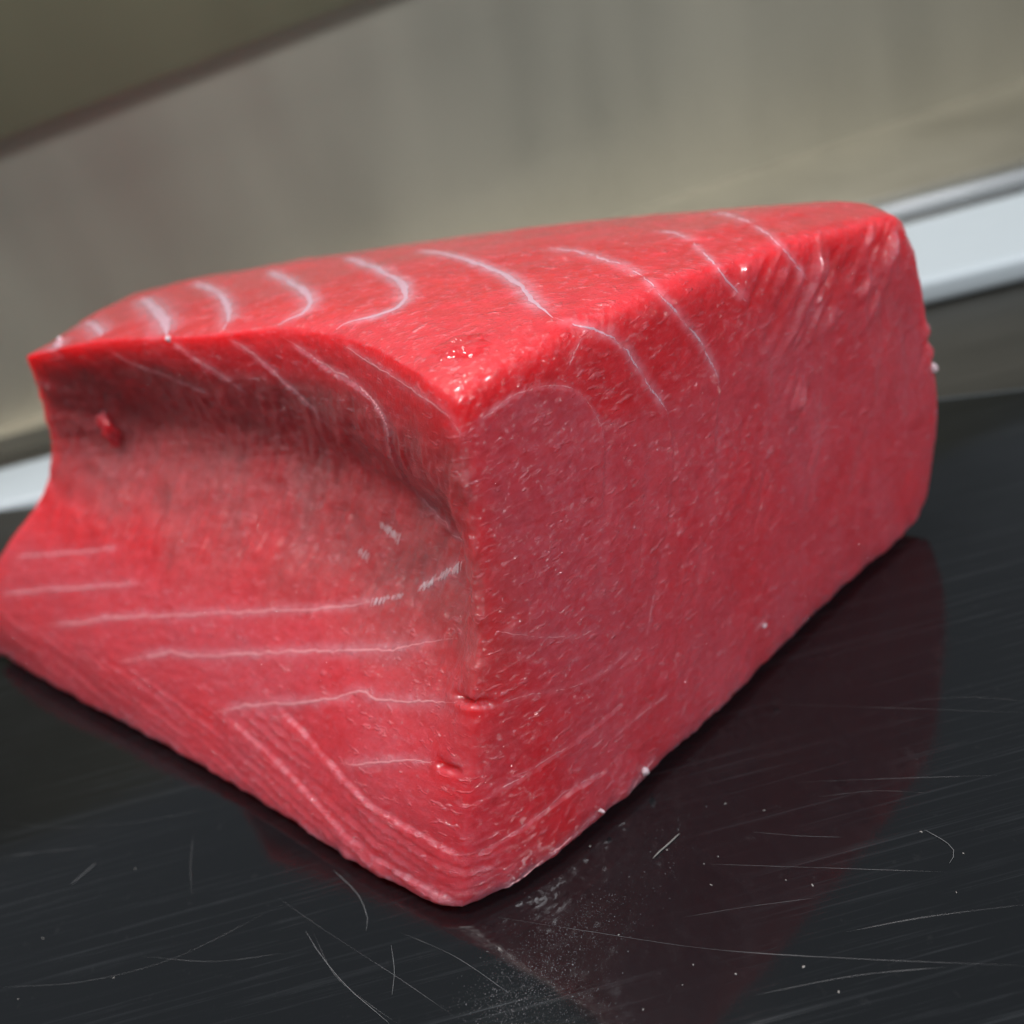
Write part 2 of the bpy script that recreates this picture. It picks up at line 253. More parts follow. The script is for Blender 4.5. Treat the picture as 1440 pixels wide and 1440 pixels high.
BAND_LINES = [
    ('B', .8, [(16.7,149.3,64.6), (16.2,148.8,62.1), (15.5,148.2,59.7), (15.0,147.7,57.2), (14.3,147.1,54.7), (13.6,146.4,52.3), (12.8,145.7,49.9), (11.9,145.0,47.5), (11.0,144.3,45.1), (10.1,143.5,42.7), (9.3,142.8,40.2)]),
    ('B', .8, [(28.9,157.1,59.4), (28.5,156.7,56.7), (28.0,156.2,54.0), (27.3,155.5,51.4), (26.5,154.9,48.9), (25.6,154.1,46.4), (24.8,153.4,43.9), (23.7,152.5,41.5), (22.5,151.5,39.2), (21.3,150.6,37.0), (20.3,149.7,34.6), (19.3,148.9,32.1), (18.4,148.2,29.5), (17.4,147.4,26.9)]),
    ('B', .8, [(39.8,164.6,62.3), (39.5,164.2,59.6), (39.1,163.9,56.8), (38.5,163.3,54.2), (37.7,162.6,51.6), (37.0,162.0,49.0), (36.1,161.2,46.4), (35.2,160.5,44.0), (34.1,159.6,41.5), (33.0,158.7,39.1), (31.8,157.7,36.8), (30.5,156.7,34.5), (29.3,155.8,32.2), (28.2,154.8,29.7), (27.0,153.9,27.3), (25.9,153.0,24.8)]),
    ('B', .8, [(47.8,170.5,73.1), (49.2,171.3,70.0), (50.5,172.0,66.9), (51.3,172.4,63.7), (51.6,172.5,60.6), (51.4,172.3,57.7), (51.1,171.9,54.8), (50.5,171.5,52.0), (49.8,170.8,49.2), (49.0,170.1,46.6), (48.0,169.3,43.9), (47.0,168.5,41.3), (45.9,167.6,38.8), (44.8,166.7,36.3), (43.6,165.8,33.8), (42.4,164.8,31.3), (41.3,163.9,28.7)]),
    ('B', .8, [(61.7,179.6,70.5), (62.8,180.3,67.2), (63.7,180.8,64.0), (64.4,181.2,60.7), (64.6,181.3,57.5), (64.6,181.2,54.4), (64.2,180.9,51.4), (63.6,180.4,48.4), (62.9,179.8,45.6), (61.9,179.1,42.9), (60.8,178.2,40.2), (59.7,177.4,37.6), (58.7,176.5,34.9), (57.4,175.6,32.4), (56.2,174.7,29.7), (55.0,173.7,27.1), (53.6,172.7,24.6)]),
    ('B', .8, [(76.4,189.3,69.9), (77.3,189.9,66.6), (78.3,190.5,63.1), (79.3,191.1,59.5), (79.7,191.4,56.1), (79.7,191.4,52.8), (79.5,191.2,49.5), (78.9,190.8,46.4), (78.2,190.3,43.3), (77.4,189.7,40.3), (76.3,188.9,37.4), (75.1,188.0,34.6), (73.7,187.0,32.0), (72.1,185.9,29.4), (70.4,184.7,27.0), (68.8,183.5,24.5), (67.0,182.3,22.1), (65.3,181.0,19.7)]),
    ('B', .7, [(23.7,154.8,77.1), (24.1,154.9,74.4), (24.6,155.0,71.6), (25.0,155.1,68.8), (25.1,155.0,66.1), (25.0,154.8,63.4), (24.8,154.4,60.7), (24.3,154.0,58.2), (23.6,153.4,55.7), (22.9,152.7,53.2), (22.1,152.0,50.8), (21.2,151.3,48.4), (20.3,150.5,46.0), (19.3,149.7,43.7), (18.2,148.8,41.5), (17.1,147.9,39.2), (15.8,146.9,37.1), (14.6,146.0,34.8)])]
FLECKS = [(15.4, 121.4), (18.0, 122.1), (26.6, 114.2), (30.1, 112.0), (10.4, 126.2), (-1.0, 112.4), (-0.3, 98.9), (8.6, 103.9), (14.1, 100.6), (23.7, 98.9), (28.2, 129.0), (22.5, 132.7), (15.3, 117.0), (-1.9, 131.3), (-102.3, 143.8), (-103.4, 131.4), (-87.1, 155.2), (-86.2, 130.5), (49.3, 104.2), (49.7, 116.4), (53.6, 110.5), (6.2, 101.1), (26.9, 93.7)]
SCRATCHES = [[(-19.4, 121.8), (-5.2, 114.4), (11.9, 105.7), (30.9, 98.1), (52.0, 90.4)],
    [(37.5, 154.0), (51.5, 147.4), (77.2, 135.2)],
    [(-107.7, 135.1), (-91.4, 131.4), (-75.0, 131.4), (-56.5, 136.9)],
    [(-121.4, 180.1), (-107.3, 173.4), (-91.2, 168.7), (-76.1, 166.8), (-70.1, 166.6)],
    [(25.1, 125.1), (31.3, 122.1), (38.0, 119.4)],
    [(-51.0, 129.0), (-47.0, 119.2), (-41.2, 112.0), (-36.7, 107.2)],
    [(16.5, 121.0), (37.1, 113.0), (49.6, 108.1)],
    [(-59.3, 140.2), (-48.5, 128.2), (-36.5, 115.4), (-27.9, 105.8)],
    [(35.4, 133.2), (49.9, 128.7), (65.8, 123.5)],
    [(9.3, 112.5), (19.3, 111.3), (30.0, 109.6)],
    [(31.7, 102.6), (43.1, 101.6), (57.0, 99.4)],
    [(62.5, 144.7), (70.6, 142.3), (78.8, 137.9)],
    [(15.5, 96.6), (29.8, 95.5), (42.2, 93.2)],
    [(-81.7, 133.5), (-68.3, 128.3), (-55.8, 126.1)],
    [(-74.4, 144.4), (-75.8, 152.6), (-76.4, 161.1)],
    [(37.6, 128.9), (46.7, 126.9), (53.8, 123.8)],
    [(-118.0, 168.9), (-108.6, 167.0), (-96.1, 164.2)],
    [(-36.2, 124.3), (-27.1, 116.5), (-18.9, 106.9)]]
LINT = [[(7.7, 125.1), (9.2, 126.2), (10.9, 127.2), (13.3, 128.8)],
    [(-47.5, 141.2), (-42.9, 134.0), (-41.1, 127.3), (-41.6, 126.0)],
    [(-52.2, 129.4), (-49.3, 123.4), (-44.6, 115.8), (-40.0, 110.0), (-38.1, 107.6)],
    [(-37.4, 121.8), (-37.0, 116.8), (-37.5, 112.4)],
    [(50.3, 116.5), (52.2, 113.2), (52.4, 110.9), (50.8, 109.3)],
    [(-99.8, 155.4), (-97.5, 157.7), (-95.8, 159.4)]]
TUFTS = [((-23.8, 172.3, 49.0), (-20.6, 167.2, 48.0), 8), ((-28.2, 163.0, 39.0), (-22.4, 159.3, 41.1), 7), ((-18.6, 157.2, 42.9), (-15.8, 155.9, 44.6), 6), ((-14.5, 155.1, 45.4), (-10.3, 151.9, 48.3), 6), ((-29.2, 172.7, 44.7), (-27.3, 170.0, 44.2), 3)]
FLAKE = (-82.7, 232.0, 59.7)
HILITE = (-1.3, 151.4, 85.7)
HILITE_X = (3.6, 151.4, 85.6)
HILITE_Y = (-3.5, 158.7, 85.9)
FAT_BITS = [(93.8, 200.9, 36.1), (10.7, 141.3, 3.8), (41.3, 163.4, 10.9), (1.5, 135.1, 3.6), (-58.8, 191.6, 37.6), (-65.1, 206.9, 44.9), (-20.7, 160.2, 43.0), (-85.8, 234.1, 80.7), (-55.4, 204.0, 83.4), (-13.8, 131.3, 35.1), (-47.8, 155.8, 17.0), (-28.5, 149.4, 30.4)]
SMEAR = [(-18.9, 106.9), (-15.3, 112.8), (-9.6, 115.8), (-21.5, 103.9), (-12.0, 108.5), (-4.9, 115.7), (-0.5, 120.0), (6.0, 124.6), (10.1, 128.8), (-10.9, 102.0), (-17.5, 108.9)]
# ---------------------------------------------------------------- node helpers
class NT:
    def __init__(self, name):
        self.m = bpy.data.materials.new(name); self.m.use_nodes = True
        self.t = self.m.node_tree; self.p = self.t.nodes['Principled BSDF']
        self.out = self.t.nodes['Material Output']
    def n(self, kind, **k):
        o = self.t.nodes.new(kind)
        for a, v in k.items():
            if a in o.inputs: o.inputs[a].default_value = v
            else: setattr(o, a, v)
        return o
    def l(self, a, b): self.t.links.new(a, b)
    def setp(self, **k):
        for a, v in k.items():
            self.p.inputs[a.replace('_', ' ')].default_value = v
    def coords(self, scale=(1, 1, 1), rot=(0, 0, 0), src='Object'):
        tc = self.n('ShaderNodeTexCoord'); mp = self.n('ShaderNodeMapping')
        mp.inputs['Scale'].default_value = scale; mp.inputs['Rotation'].default_value = rot
        self.l(tc.outputs[src], mp.inputs['Vector']); return mp.outputs['Vector']
    def noise(self, scale, detail=3, rough=.55, vec=None, dist=0):
        o = self.n('ShaderNodeTexNoise'); o.inputs['Scale'].default_value = scale
        o.inputs['Detail'].default_value = detail; o.inputs['Roughness'].default_value = rough; o.inputs['Distortion'].default_value = dist
        if vec: self.l(vec, o.inputs['Vector'])
        return o.outputs['Fac']
    def rng(self, f, a, b, c=0, d=1):
        o = self.n('ShaderNodeMapRange'); o.inputs[1].default_value = a; o.inputs[2].default_value = b
        o.inputs[3].default_value = c; o.inputs[4].default_value = d; self.l(f, o.inputs[0]); return o.outputs[0]
    def mix(self, f, a, b):
        o = self.n('ShaderNodeMix'); o.data_type = 'RGBA'
        for s, v in ((0, f), (6, a), (7, b)):
            if isinstance(v, bpy.types.NodeSocket): self.l(v, o.inputs[s])
            else: o.inputs[s].default_value = v
        return o.outputs[2]
    def math(self, op, a, b=None):
        o = self.n('ShaderNodeMath'); o.operation = op
        for s, v in ((0, a), (1, b)):
            if v is None: continue
            if isinstance(v, bpy.types.NodeSocket): self.l(v, o.inputs[s])
            else: o.inputs[s].default_value = v
        return o.outputs[0]
    def attr(self, name):
        o = self.n('ShaderNodeAttribute'); o.attribute_name = name; return o.outputs['Fac']
    def bump(self, h, dist, strength=1, prev=None):
        o = self.n('ShaderNodeBump'); o.inputs['Distance'].default_value = dist; o.inputs['Strength'].default_value = strength
        self.l(h, o.inputs['Height'])
        if prev is not None: self.l(prev, o.inputs['Normal'])
        return o.outputs['Normal']

def mat_flesh():
    t = NT('tuna_flesh')
    n1 = t.noise(45, 4, .6); n2 = t.noise(300, 3, .6)
    fib = t.noise(1, 3, .6, t.coords((520, 520, 110)))
    c = t.mix(t.rng(n1, .3, .7), (.53, .011, .021, 1), (.62, .020, .034, 1))
    c = t.mix(t.math('MULTIPLY', t.attr('membrane_haze'), t.rng(t.noise(130, 4, .65), .3, .7, .55, 1)), c, (.47, .072, .100, 1))  # membrane tint also carries pink specular haze
    c = t.mix(t.rng(n2, .48, .78, 0, .35), c, (.60, .080, .100, 1))
    c = t.mix(t.rng(fib, .5, .8, 0, .3), c, (.40, .008, .016, 1))
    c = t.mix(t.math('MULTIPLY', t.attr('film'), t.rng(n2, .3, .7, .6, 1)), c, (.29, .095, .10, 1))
    c = t.mix(t.attr('fat'), c, (.74, .41, .49, 1))
    dash = t.noise(1, 2, .5, t.coords((330, 330, 1000), (.3, .2, 0)))
    flap_glint = t.math('MULTIPLY', t.rng(dash, .58, .66), t.rng(t.noise(60, 3, .6), .48, .62))
    c = t.mix(t.math('MULTIPLY', flap_glint, .25), c, (.66, .25, .30, 1))  # pale tint on the flaps paints in small specular marks
    gr = t.noise(1, 3, .6, t.coords((700, 700, 1500), (.5, .3, .4)))
    grain_glint = t.math('MULTIPLY', t.rng(gr, .52, .66), t.rng(t.noise(38, 3, .6), .35, .65, .15, 1))
    c = t.mix(t.math('MULTIPLY', grain_glint, .38), c, (.58, .15, .19, 1))  # rose tint paints in fine specular reflections on the grain
    c = t.mix(t.rng(t.noise(95, 4, .65), .52, .75, 0, .45), c, (.34, .008, .016, 1))
    t.l(c, t.p.inputs['Base Color'])
    t.setp(Subsurface_Weight=1, Subsurface_Scale=.016, Subsurface_Radius=(1.0, .06, .05), Subsurface_Anisotropy=.3,
           IOR=1.42, Specular_IOR_Level=.45, Coat_Weight=1, Coat_IOR=1.52)
    t.l(t.rng(n1, .3, .7, .40, .55), t.p.inputs['Roughness'])
    t.l(t.rng(t.noise(70, 3, .6), .35, .65, .05, .16), t.p.inputs['Coat Roughness'])
    # fine relief: fibre grain, small torn flaps, wet specks
    b = t.bump(t.noise(1, 4, .65, t.coords((420, 420, 420))), .0006, .4)
    b = t.bump(flap_glint, .00035, .5, b)
    b = t.bump(fib, .0003, .4, b)
    t.l(b, t.p.inputs['Normal'])
    vo = t.n('ShaderNodeTexVoronoi'); vo.inputs['Scale'].default_value = 1100; vo.inputs['Randomness'].default_value = 1
    sp = t.math('MULTIPLY', t.rng(vo.outputs['Distance'], .05, .30, 1, 0), t.rng(t.noise(1, 2, .5, t.coords((500, 500, 500))), .52, .62))
    bs = t.bump(flap_glint, .00035, .5); bs = t.bump(grain_glint, .0004, .6, bs)
    b2 = t.bump(sp, .0005, 1, bs)
    b2 = t.bump(flap_glint, .0005, .8, b2)
    b2 = t.bump(t.noise(1, 2, .5, t.coords((500, 500, 500))), .0003, .3, b2)
    t.l(b2, t.p.inputs['Coat Normal'])
    return t.m
def mat_sinew(name, c0, c1, scale=.0015):
    t = NT(name)
    c = t.mix(t.rng(t.noise(600, 3), .35, .65), c0, c1)
    t.l(c, t.p.inputs['Base Color'])
    t.setp(Subsurface_Weight=.3, Subsurface_Scale=scale*.15, Subsurface_Radius=(1, .7, .7), Roughness=.3, Coat_Weight=.5, Coat_Roughness=.12)
    t.l(t.bump(t.noise(1500, 3, .6), .0003, .6), t.p.inputs['Normal'])
    return t.m
def mat_board():
    t = NT('black_board')
    sc1 = t.noise(1, 4, .7, t.coords((9, 700, 1), (0, 0, math.radians(12))), .15)
    sc2 = t.noise(1, 5, .75, t.coords((22, 1300, 1), (0, 0, math.radians(24))), .1)
    sc3 = t.noise(1, 4, .7, t.coords((14, 900, 1), (0, 0, math.radians(-32))), .3)
    blot = t.noise(22, 4, .6); fine = t.noise(260, 4, .7)
    s = t.math('MAXIMUM', t.rng(sc1, .56, .82), t.rng(sc2, .56, .84))
    s = t.math('MULTIPLY', t.math('MAXIMUM', s, t.rng(sc3, .66, .86, 0, .5)), t.rng(blot, .35, .62, .12, 1))
    c = t.mix(s, (.0045, .0052, .0062, 1), (.030, .033, .037, 1))
    c = t.mix(t.rng(fine, .62, .8, 0, .22), c, (.04, .04, .042, 1))
    t.l(c, t.p.inputs['Base Color'])
    r = t.math('ADD', t.rng(blot, .3, .7, .055, .10), t.math('MULTIPLY', s, .12))
    t.l(r, t.p.inputs['Roughness'])
    t.setp(IOR=1.47)
    b = t.bump(s, .00003, .2)
    t.l(b, t.p.inputs['Normal'])
    return t.m
def mat_steel(name, c, rough, stretch=(260, 260, 3), var=.11, refl_streak=None):
    t = NT(name)
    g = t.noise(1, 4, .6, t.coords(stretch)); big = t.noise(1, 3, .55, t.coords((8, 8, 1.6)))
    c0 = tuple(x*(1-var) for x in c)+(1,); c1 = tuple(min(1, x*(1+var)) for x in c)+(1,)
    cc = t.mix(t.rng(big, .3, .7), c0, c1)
    if refl_streak: cc = t.mix(t.rng(t.noise(1, 2, .5, t.coords((9, 9, 3), (0, 0, .6))), .56, .72, 0, .6), cc, refl_streak)  # tone and tint streaks paint soft reflections into the wall steel
    t.l(cc, t.p.inputs['Base Color']); t.setp(Metallic=1.0)
    t.l(t.math('ADD', t.rng(g, .3, .7, rough-.06, rough+.06), t.rng(big, .3, .7, -.05, .05)), t.p.inputs['Roughness'])
    t.l(t.bump(g, .0002, .15), t.p.inputs['Normal'])
    return t.m
def mat_plain(name, c, rough, var=.1, scale=60, **k):
    t = NT(name)
    n = t.noise(scale, 4, .6)
    t.l(t.mix(t.rng(n, .3, .7), tuple(x*(1-var) for x in c)+(1,), tuple(x*(1+var) for x in c)+(1,)), t.p.inputs['Base Color'])
    t.setp(Roughness=rough, **k)
    t.l(t.bump(t.noise(scale*8, 3, .6), .0003, .2), t.p.inputs['Normal'])
    return t.m

M_FLESH = mat_flesh()
M_SINEW_PALE = mat_sinew('pale_sinew', (.62, .31, .39, 1), (.74, .48, .56, 1))
M_SINEW_PINK = mat_sinew('pink_sinew', (.62, .15, .17, 1), (.74, .33, .36, 1), .0015)
M_TUFT = mat_sinew('white_fibre', (.84, .56, .62, 1), (.92, .74, .78, 1))
M_BOARD = mat_board()
M_STEEL = mat_steel('brushed_wall_steel', (.37, .345, .285), .52, (8, 8, 2), refl_streak=(.44, .40, .325, 1))
M_SHELF = mat_steel('olive_shelf_steel', (.155, .146, .098), .5, (5, 5, 5), .06)
M_LEDGE = mat_steel('ledge_steel', (.58, .55, .47), .4, (3, 260, 260))
M_COUNTER = mat_steel('dark_counter_steel', (.11, .105, .092), .42, (3, 260, 260))
M_WHITE = mat_plain('white_plastic', (.38, .425, .455), .35, .03)
M_LIP = mat_steel('bright_lip_steel', (.80, .80, .80), .25, (3, 260, 260))
M_FLECK = mat_plain('pale_fleck', (.20, .19, .18), .5, .2, 900)
M_LINT = mat_plain('grey_lint', (.15, .155, .16), .6, .2, 900)
M_SCRATCH = mat_plain('scuffed_plastic', (.05, .052, .055), .4, .3, 500)
M_WATER = NT('water')
_f = M_WATER.n('ShaderNodeFresnel'); _f.inputs['IOR'].default_value = 1.38
_t = M_WATER.n('ShaderNodeBsdfTransparent'); _g = M_WATER.n('ShaderNodeBsdfGlossy'); _g.inputs['Roughness'].default_value = .05
_m = M_WATER.n('ShaderNodeMixShader'); M_WATER.l(_f.outputs[0], _m.inputs[0]); M_WATER.l(_t.outputs[0], _m.inputs[1]); M_WATER.l(_g.outputs[0], _m.inputs[2])
M_WATER.l(_m.outputs[0], M_WATER.out.inputs['Surface']); M_WATER = M_WATER.m

M_MILKY = mat_plain('milky_moisture', (.09, .09, .10), .2, .2, 900, Transmission_Weight=.4)

# ---------------------------------------------------------------- object helpers
def tag(o, label=None, cat=None, group=None, kind=None):
    for k, v in (('label', label), ('category', cat), ('group', group), ('kind', kind)):
        if v: o[k] = v
    return o
def mesh_obj(name, V, F, material, parent=None, smooth_=True):
    me = bpy.data.meshes.new(name); me.from_pydata([tuple(v) for v in V], [], [tuple(f) for f in F]); me.update()
    if smooth_: me.polygons.foreach_set('use_smooth', np.ones(len(me.polygons), bool))
    me.materials.append(material)
    o = bpy.data.objects.new(name, me); col.objects.link(o)
    if parent: o.parent = parent
    return o
def fast_mesh(name, V, Q, material, parent=None):
    me = bpy.data.meshes.new(name)
    me.vertices.add(len(V)); me.vertices.foreach_set('co', np.ascontiguousarray(V, np.float32).ravel())
    me.loops.add(len(Q)*4); me.loops.foreach_set('vertex_index', np.ascontiguousarray(Q, np.int32).ravel())
    me.polygons.add(len(Q)); me.polygons.foreach_set('loop_start', np.arange(len(Q), dtype=np.int32)*4)
    me.polygons.foreach_set('use_smooth', np.ones(len(Q), bool))
    me.update(calc_edges=True); me.validate()
    me.materials.append(material)
    o = bpy.data.objects.new(name, me); col.objects.link(o)
    if parent: o.parent = parent
    return o
def prism(name, foot, z0, z1, material, bevel=.002, parent=None):
    """upright slab over a polygon given in metres"""
    n = len(foot)
    V = [(x, y, z0) for x, y in foot]+[(x, y, z1) for x, y in foot]
    F = [tuple(range(n))[::-1], tuple(range(n, 2*n))]+[(i, (i+1) % n, n+(i+1) % n, n+i) for i in range(n)]
    o = mesh_obj(name, V, F, material, parent, False)
    if bevel:
        b = o.modifiers.new('bevel', 'BEVEL'); b.width = bevel; b.segments = 3
        b.limit_method = 'ANGLE'
    return o

# ---------------------------------------------------------------- the setting
ctr = prism('counter', [(-1.2, -.3), (1.2, -.3), (1.2, .62), (-1.2, .40)], -.05, -.010, M_COUNTER, .002)
tag(ctr, kind='structure')
# wall stands along a line that closes on the counter towards the left
def wl(x, off=0): return (x, .4921+.2411*x-off)
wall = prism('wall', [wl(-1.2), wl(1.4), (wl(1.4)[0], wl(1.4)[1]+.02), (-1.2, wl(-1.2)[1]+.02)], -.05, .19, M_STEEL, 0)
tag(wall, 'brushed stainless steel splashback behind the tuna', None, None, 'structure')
ledge = prism('steel_ledge', [(-.30, .432), (1.1, .44), wl(1.1, -.005), wl(-.20, -.005)], -.0098, -.002, M_LEDGE, 0)
tag(ledge, 'pale steel ledge at the foot of the splashback', 'ledge')
lip = prism('steel_rail', [(.02, .408), (1.1, .400), (1.1, .430), (.02, .424)], -.0098, .004, M_LIP, .006)
tag(lip, 'narrow shiny steel rail between white slab and ledge', 'rail')
white = prism('white_slab', [(-.187, .355), (.62, .306), (.62, .398), (-.21, .392)], -.0098, 0, M_WHITE, .003)
tag(white, 'long pale white plastic slab along the back of the counter', 'slab')
# shelf on the wall, its lower edge slightly out of level
V = []
for off in (.0005, .010):
    for x, z in ((-.62, .066), (.40, .1558), (.40, .20), (-.62, .20)):
        X, Y = wl(x, off); V.append((X, Y, z))
sh = mesh_obj('steel_shelf', V, [(3, 2, 1, 0), (4, 5, 6, 7), (0, 1, 5, 4), (1, 2, 6, 5), (2, 3, 7, 6), (3, 0, 4, 7)], M_SHELF, None, False)
tag(sh, 'olive grey steel shelf front high on the splashback', 'shelf')

# board, turned a little against the counter
bd = bpy.data.objects.new('cutting_board', None); col.objects.link(bd)
tag(bd, 'large glossy black cutting board with fine scratches under the tuna', 'cutting board')
d = Vector((-.301, .101, 0)).normalized(); nrm = Vector((d.y, -d.x, 0)); p0 = Vector((.141, .248, 0))
BX = .16
q = [p0+d*(-BX), p0+d*.42, p0+d*.42-nrm*-.62, p0+d*(-BX)-nrm*-.62]
if (Vector((0, 0, 0))-p0).dot(nrm) < 0: q = [p0+d*(-BX), p0+d*.42, p0+d*.42-nrm*.62, p0+d*(-BX)-nrm*.62]
foot = [(v.x, v.y) for v in q]
area = sum(foot[i][0]*foot[(i+1) % 4][1]-foot[(i+1) % 4][0]*foot[i][1] for i in range(4))
if area < 0: foot = foot[::-1]
slab = prism('slab', foot, -.0098, 0, M_BOARD, .004, bd)

# ---------------------------------------------------------------- the tuna
P, Q, G, PT, (ea, eb, deg) = base_block()
N = normals(P, Q)
def polydist(P, line, reach):
    """distance to a polyline, signed side, parameter 0..1; far points keep reach"""
    L = np.asarray(line, float); n = len(P)
    D = np.full(n, 1e9); S = np.ones(n); T = np.zeros(n)
    lo, hi = L.min(0)-reach, L.max(0)+reach
    idx = np.where(((P > lo) & (P < hi)).all(1))[0]
    if not len(idx): return D, S, T
    A = P[idx]; best = np.full(len(idx), 1e9); side = np.ones(len(idx)); tt = np.zeros(len(idx)); m_ = len(L)-1
    for k in range(m_):
        e = L[k+1]-L[k]; le = max(e@e, 1e-9); u = np.clip((A-L[k])@e/le, 0, 1)
        r = A-(L[k]+u[:, None]*e); dd = np.linalg.norm(r, axis=1); b_ = dd < best
        best[b_] = dd[b_]; tt[b_] = (k+u[b_])/m_
        side[b_] = np.sign(np.einsum('ij,ij->i', np.cross(e, r[b_]), N[idx[b_]]))
    D[idx] = best; S[idx] = side; T[idx] = tt
    return D, S, T

H = np.zeros(len(P)); FAT = np.zeros(len(P)); FILM = np.zeros(len(P))
isL = sstep(-.2, -.5, N@np.array([.72, .68, 0]))*(N[:, 2] < .86)
isR = sstep(.4, .75, N@np.array([.545, -.838, 0]))
isT = sstep(.8, .95, N[:, 2])
er = P@np.array([.838, .545, 0]); el = P@np.array([-.68, .73, 0]); z = P[:, 2]
H += .45*fbm(P/16, 1, 2)+.09*fbm(P/4, 5, 2)+.075*fbm(P/1.25, 7, 2)*(1-.6*isT)
# right side: faint upright bands, slanting wrinkles towards the far upper corner
warp = 3.5*fbm(P/11, 15, 2)
band = vnoise(np.stack([(er+warp)/6.5+.015*z, z/45, er*0], 1), 11)
H += isR*.20*band
u_ = er*.70+z*.72+warp; v_ = -er*.72+z*.70+.6*warp
wr = fbm(np.stack([u_/9, v_/2.1, er*0], 1), 21, 2)
wr = np.where(wr > 0, wr**1.3, -.5*np.abs(wr))
H += isR*.22*(.25-np.abs(fbm(np.stack([u_/4.5, v_/1.6, er*0], 1), 35, 2)))*sstep(-.4, .3, fbm(P/10, 36, 2))
patchy = sstep(-.25, .35, fbm(P/13, 25, 2))
wrm = isR*sstep(108, 150, er+8*vnoise(P/15, 27))*sstep(26, 50, z)*patchy
fold = vnoise(np.stack([(er+.6*warp)/3.6, z/22, er*0], 1), 23)
H += wrm*3.2*wr+isR*sstep(150, 168, er)*sstep(22, 48, z)*.5*fold
fl = fbm(np.stack([er/3.4+.6*z/3.4, z/1.3, er*0], 1), 31, 3)
H += isR*.08*np.clip(fl-.12, 0, 1)*sstep(-.3, .4, fbm(P/9, 33, 2))*2
# left cut: grain that follows the level seams, drag marks in the hollow
H += isL*.10*fbm(np.stack([el/7, (z+.12*el)/1.1, el*0], 1), 41, 2)
hol = np.clip(isL, 0, 1)*sstep(26, 44, z)*sstep(80, 70, z)
H += hol*(.40*fbm(np.stack([(el+.3*z)/1.2, z/5, el*0], 1), 51, 3)+.7*fbm(P/5, 53, 3))
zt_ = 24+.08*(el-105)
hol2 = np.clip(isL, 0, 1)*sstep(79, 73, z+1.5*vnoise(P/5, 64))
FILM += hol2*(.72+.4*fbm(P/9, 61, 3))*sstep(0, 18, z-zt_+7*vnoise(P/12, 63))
ridge_ = wrm*wr
# thin membrane plus painted-in specular haze on the lower part of the right side, its upper limit following the seams
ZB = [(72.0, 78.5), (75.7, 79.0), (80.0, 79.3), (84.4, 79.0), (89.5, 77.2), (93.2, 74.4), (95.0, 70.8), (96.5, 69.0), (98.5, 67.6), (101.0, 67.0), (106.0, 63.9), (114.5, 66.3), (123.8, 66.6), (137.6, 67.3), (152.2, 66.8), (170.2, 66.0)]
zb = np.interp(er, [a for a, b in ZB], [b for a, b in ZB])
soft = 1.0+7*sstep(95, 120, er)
MEM_HAZE = isR*sstep(-1, 1, (zb-z+(.4+.35*soft)*fbm(P/5, 95, 2))/soft)*(.8+.3*fbm(P/14, 97, 2))*sstep(66, 76, er+1.5*vnoise(P/6, 96))
MEM_HAZE = np.maximum(MEM_HAZE, isL*sstep(40, 30, z)*(.62+.5*fbm(P/12, 98, 3))*sstep(0, 9, el-78-.25*z+3*vnoise(P/7, 99)))  # same pink haze painted over the lit lower left cut
MEM_HAZE = np.clip(MEM_HAZE*(1+.35*isR*band)+2.5*ridge_, 0, 1)  # wrinkle ridges tinted paler, painting in their light and dark
# steps between the muscle layers
for g, amp, line in STEP_LINES:
    D, S, T = polydist(P, catmull(line, len(line)*3), 9)
    fade = sstep(0, .12, T)*sstep(1, .93, T) if g != 'L' else sstep(0, .10, T)*sstep(1, .96, T)
    wob = 1+.45*vnoise(P/2.6, 71)+.25*vnoise(P/.8, 72)
    if g == 'L':
        D = np.abs(D*S+.55*vnoise(P/3.1, 75)+.2*vnoise(P/1., 76)); low = S > 0
        ln = sum(np.linalg.norm(np.subtract(line[i+1], line[i])) for i in range(len(line)-1))
        stripe = vnoise(np.stack([T*ln/.55, D/3, T*0], 1), 77)
        prof = np.where(low, -.85*np.exp(-D/2.2), .55*np.exp(-D/2.6)*(1+.12*stripe))
        H += amp*fade*prof*wob*.85
        FAT = np.maximum(FAT, amp*.34*fade*np.where(low, np.exp(-D/.25), np.exp(-(D/1.1)**2))*np.clip(.4+.9*stripe, 0, 1))
    else:
        prof = np.where(S > 0, -1, 1)*np.exp(-D/1.4)
        H += amp*fade*.55*prof*wob
# many thin layers stacked along the foot of the left cut
wl_ = z-.185*(el-107)+.5*fbm(P/7, 101, 2)+.12*vnoise(P/1.6, 102)
lay = wl_/1.9; li = np.floor(lay); fr_ = lay-li
lk = .45+.55*vnoise(np.stack([li*7.3, el/14, li*0], 1), 103)
zm = np.interp(el, [105, 157, 175, 245], [11, 20, 15.5, 18])
lm = np.clip(isL, 0, 1)*sstep(.8, -.8, z-zm)*sstep(.2, 1.5, z)*(N[:, 2] > -.2)
H += lm*lk*.62*(.55-fr_)
FAT = np.maximum(FAT, lm*np.clip(lk, 0, 1)*.34*np.exp(-(fr_/.28)**2)*np.clip(.5+.9*vnoise(np.stack([el/.6, wl_/2.5, el*0], 1), 104), 0, 1))
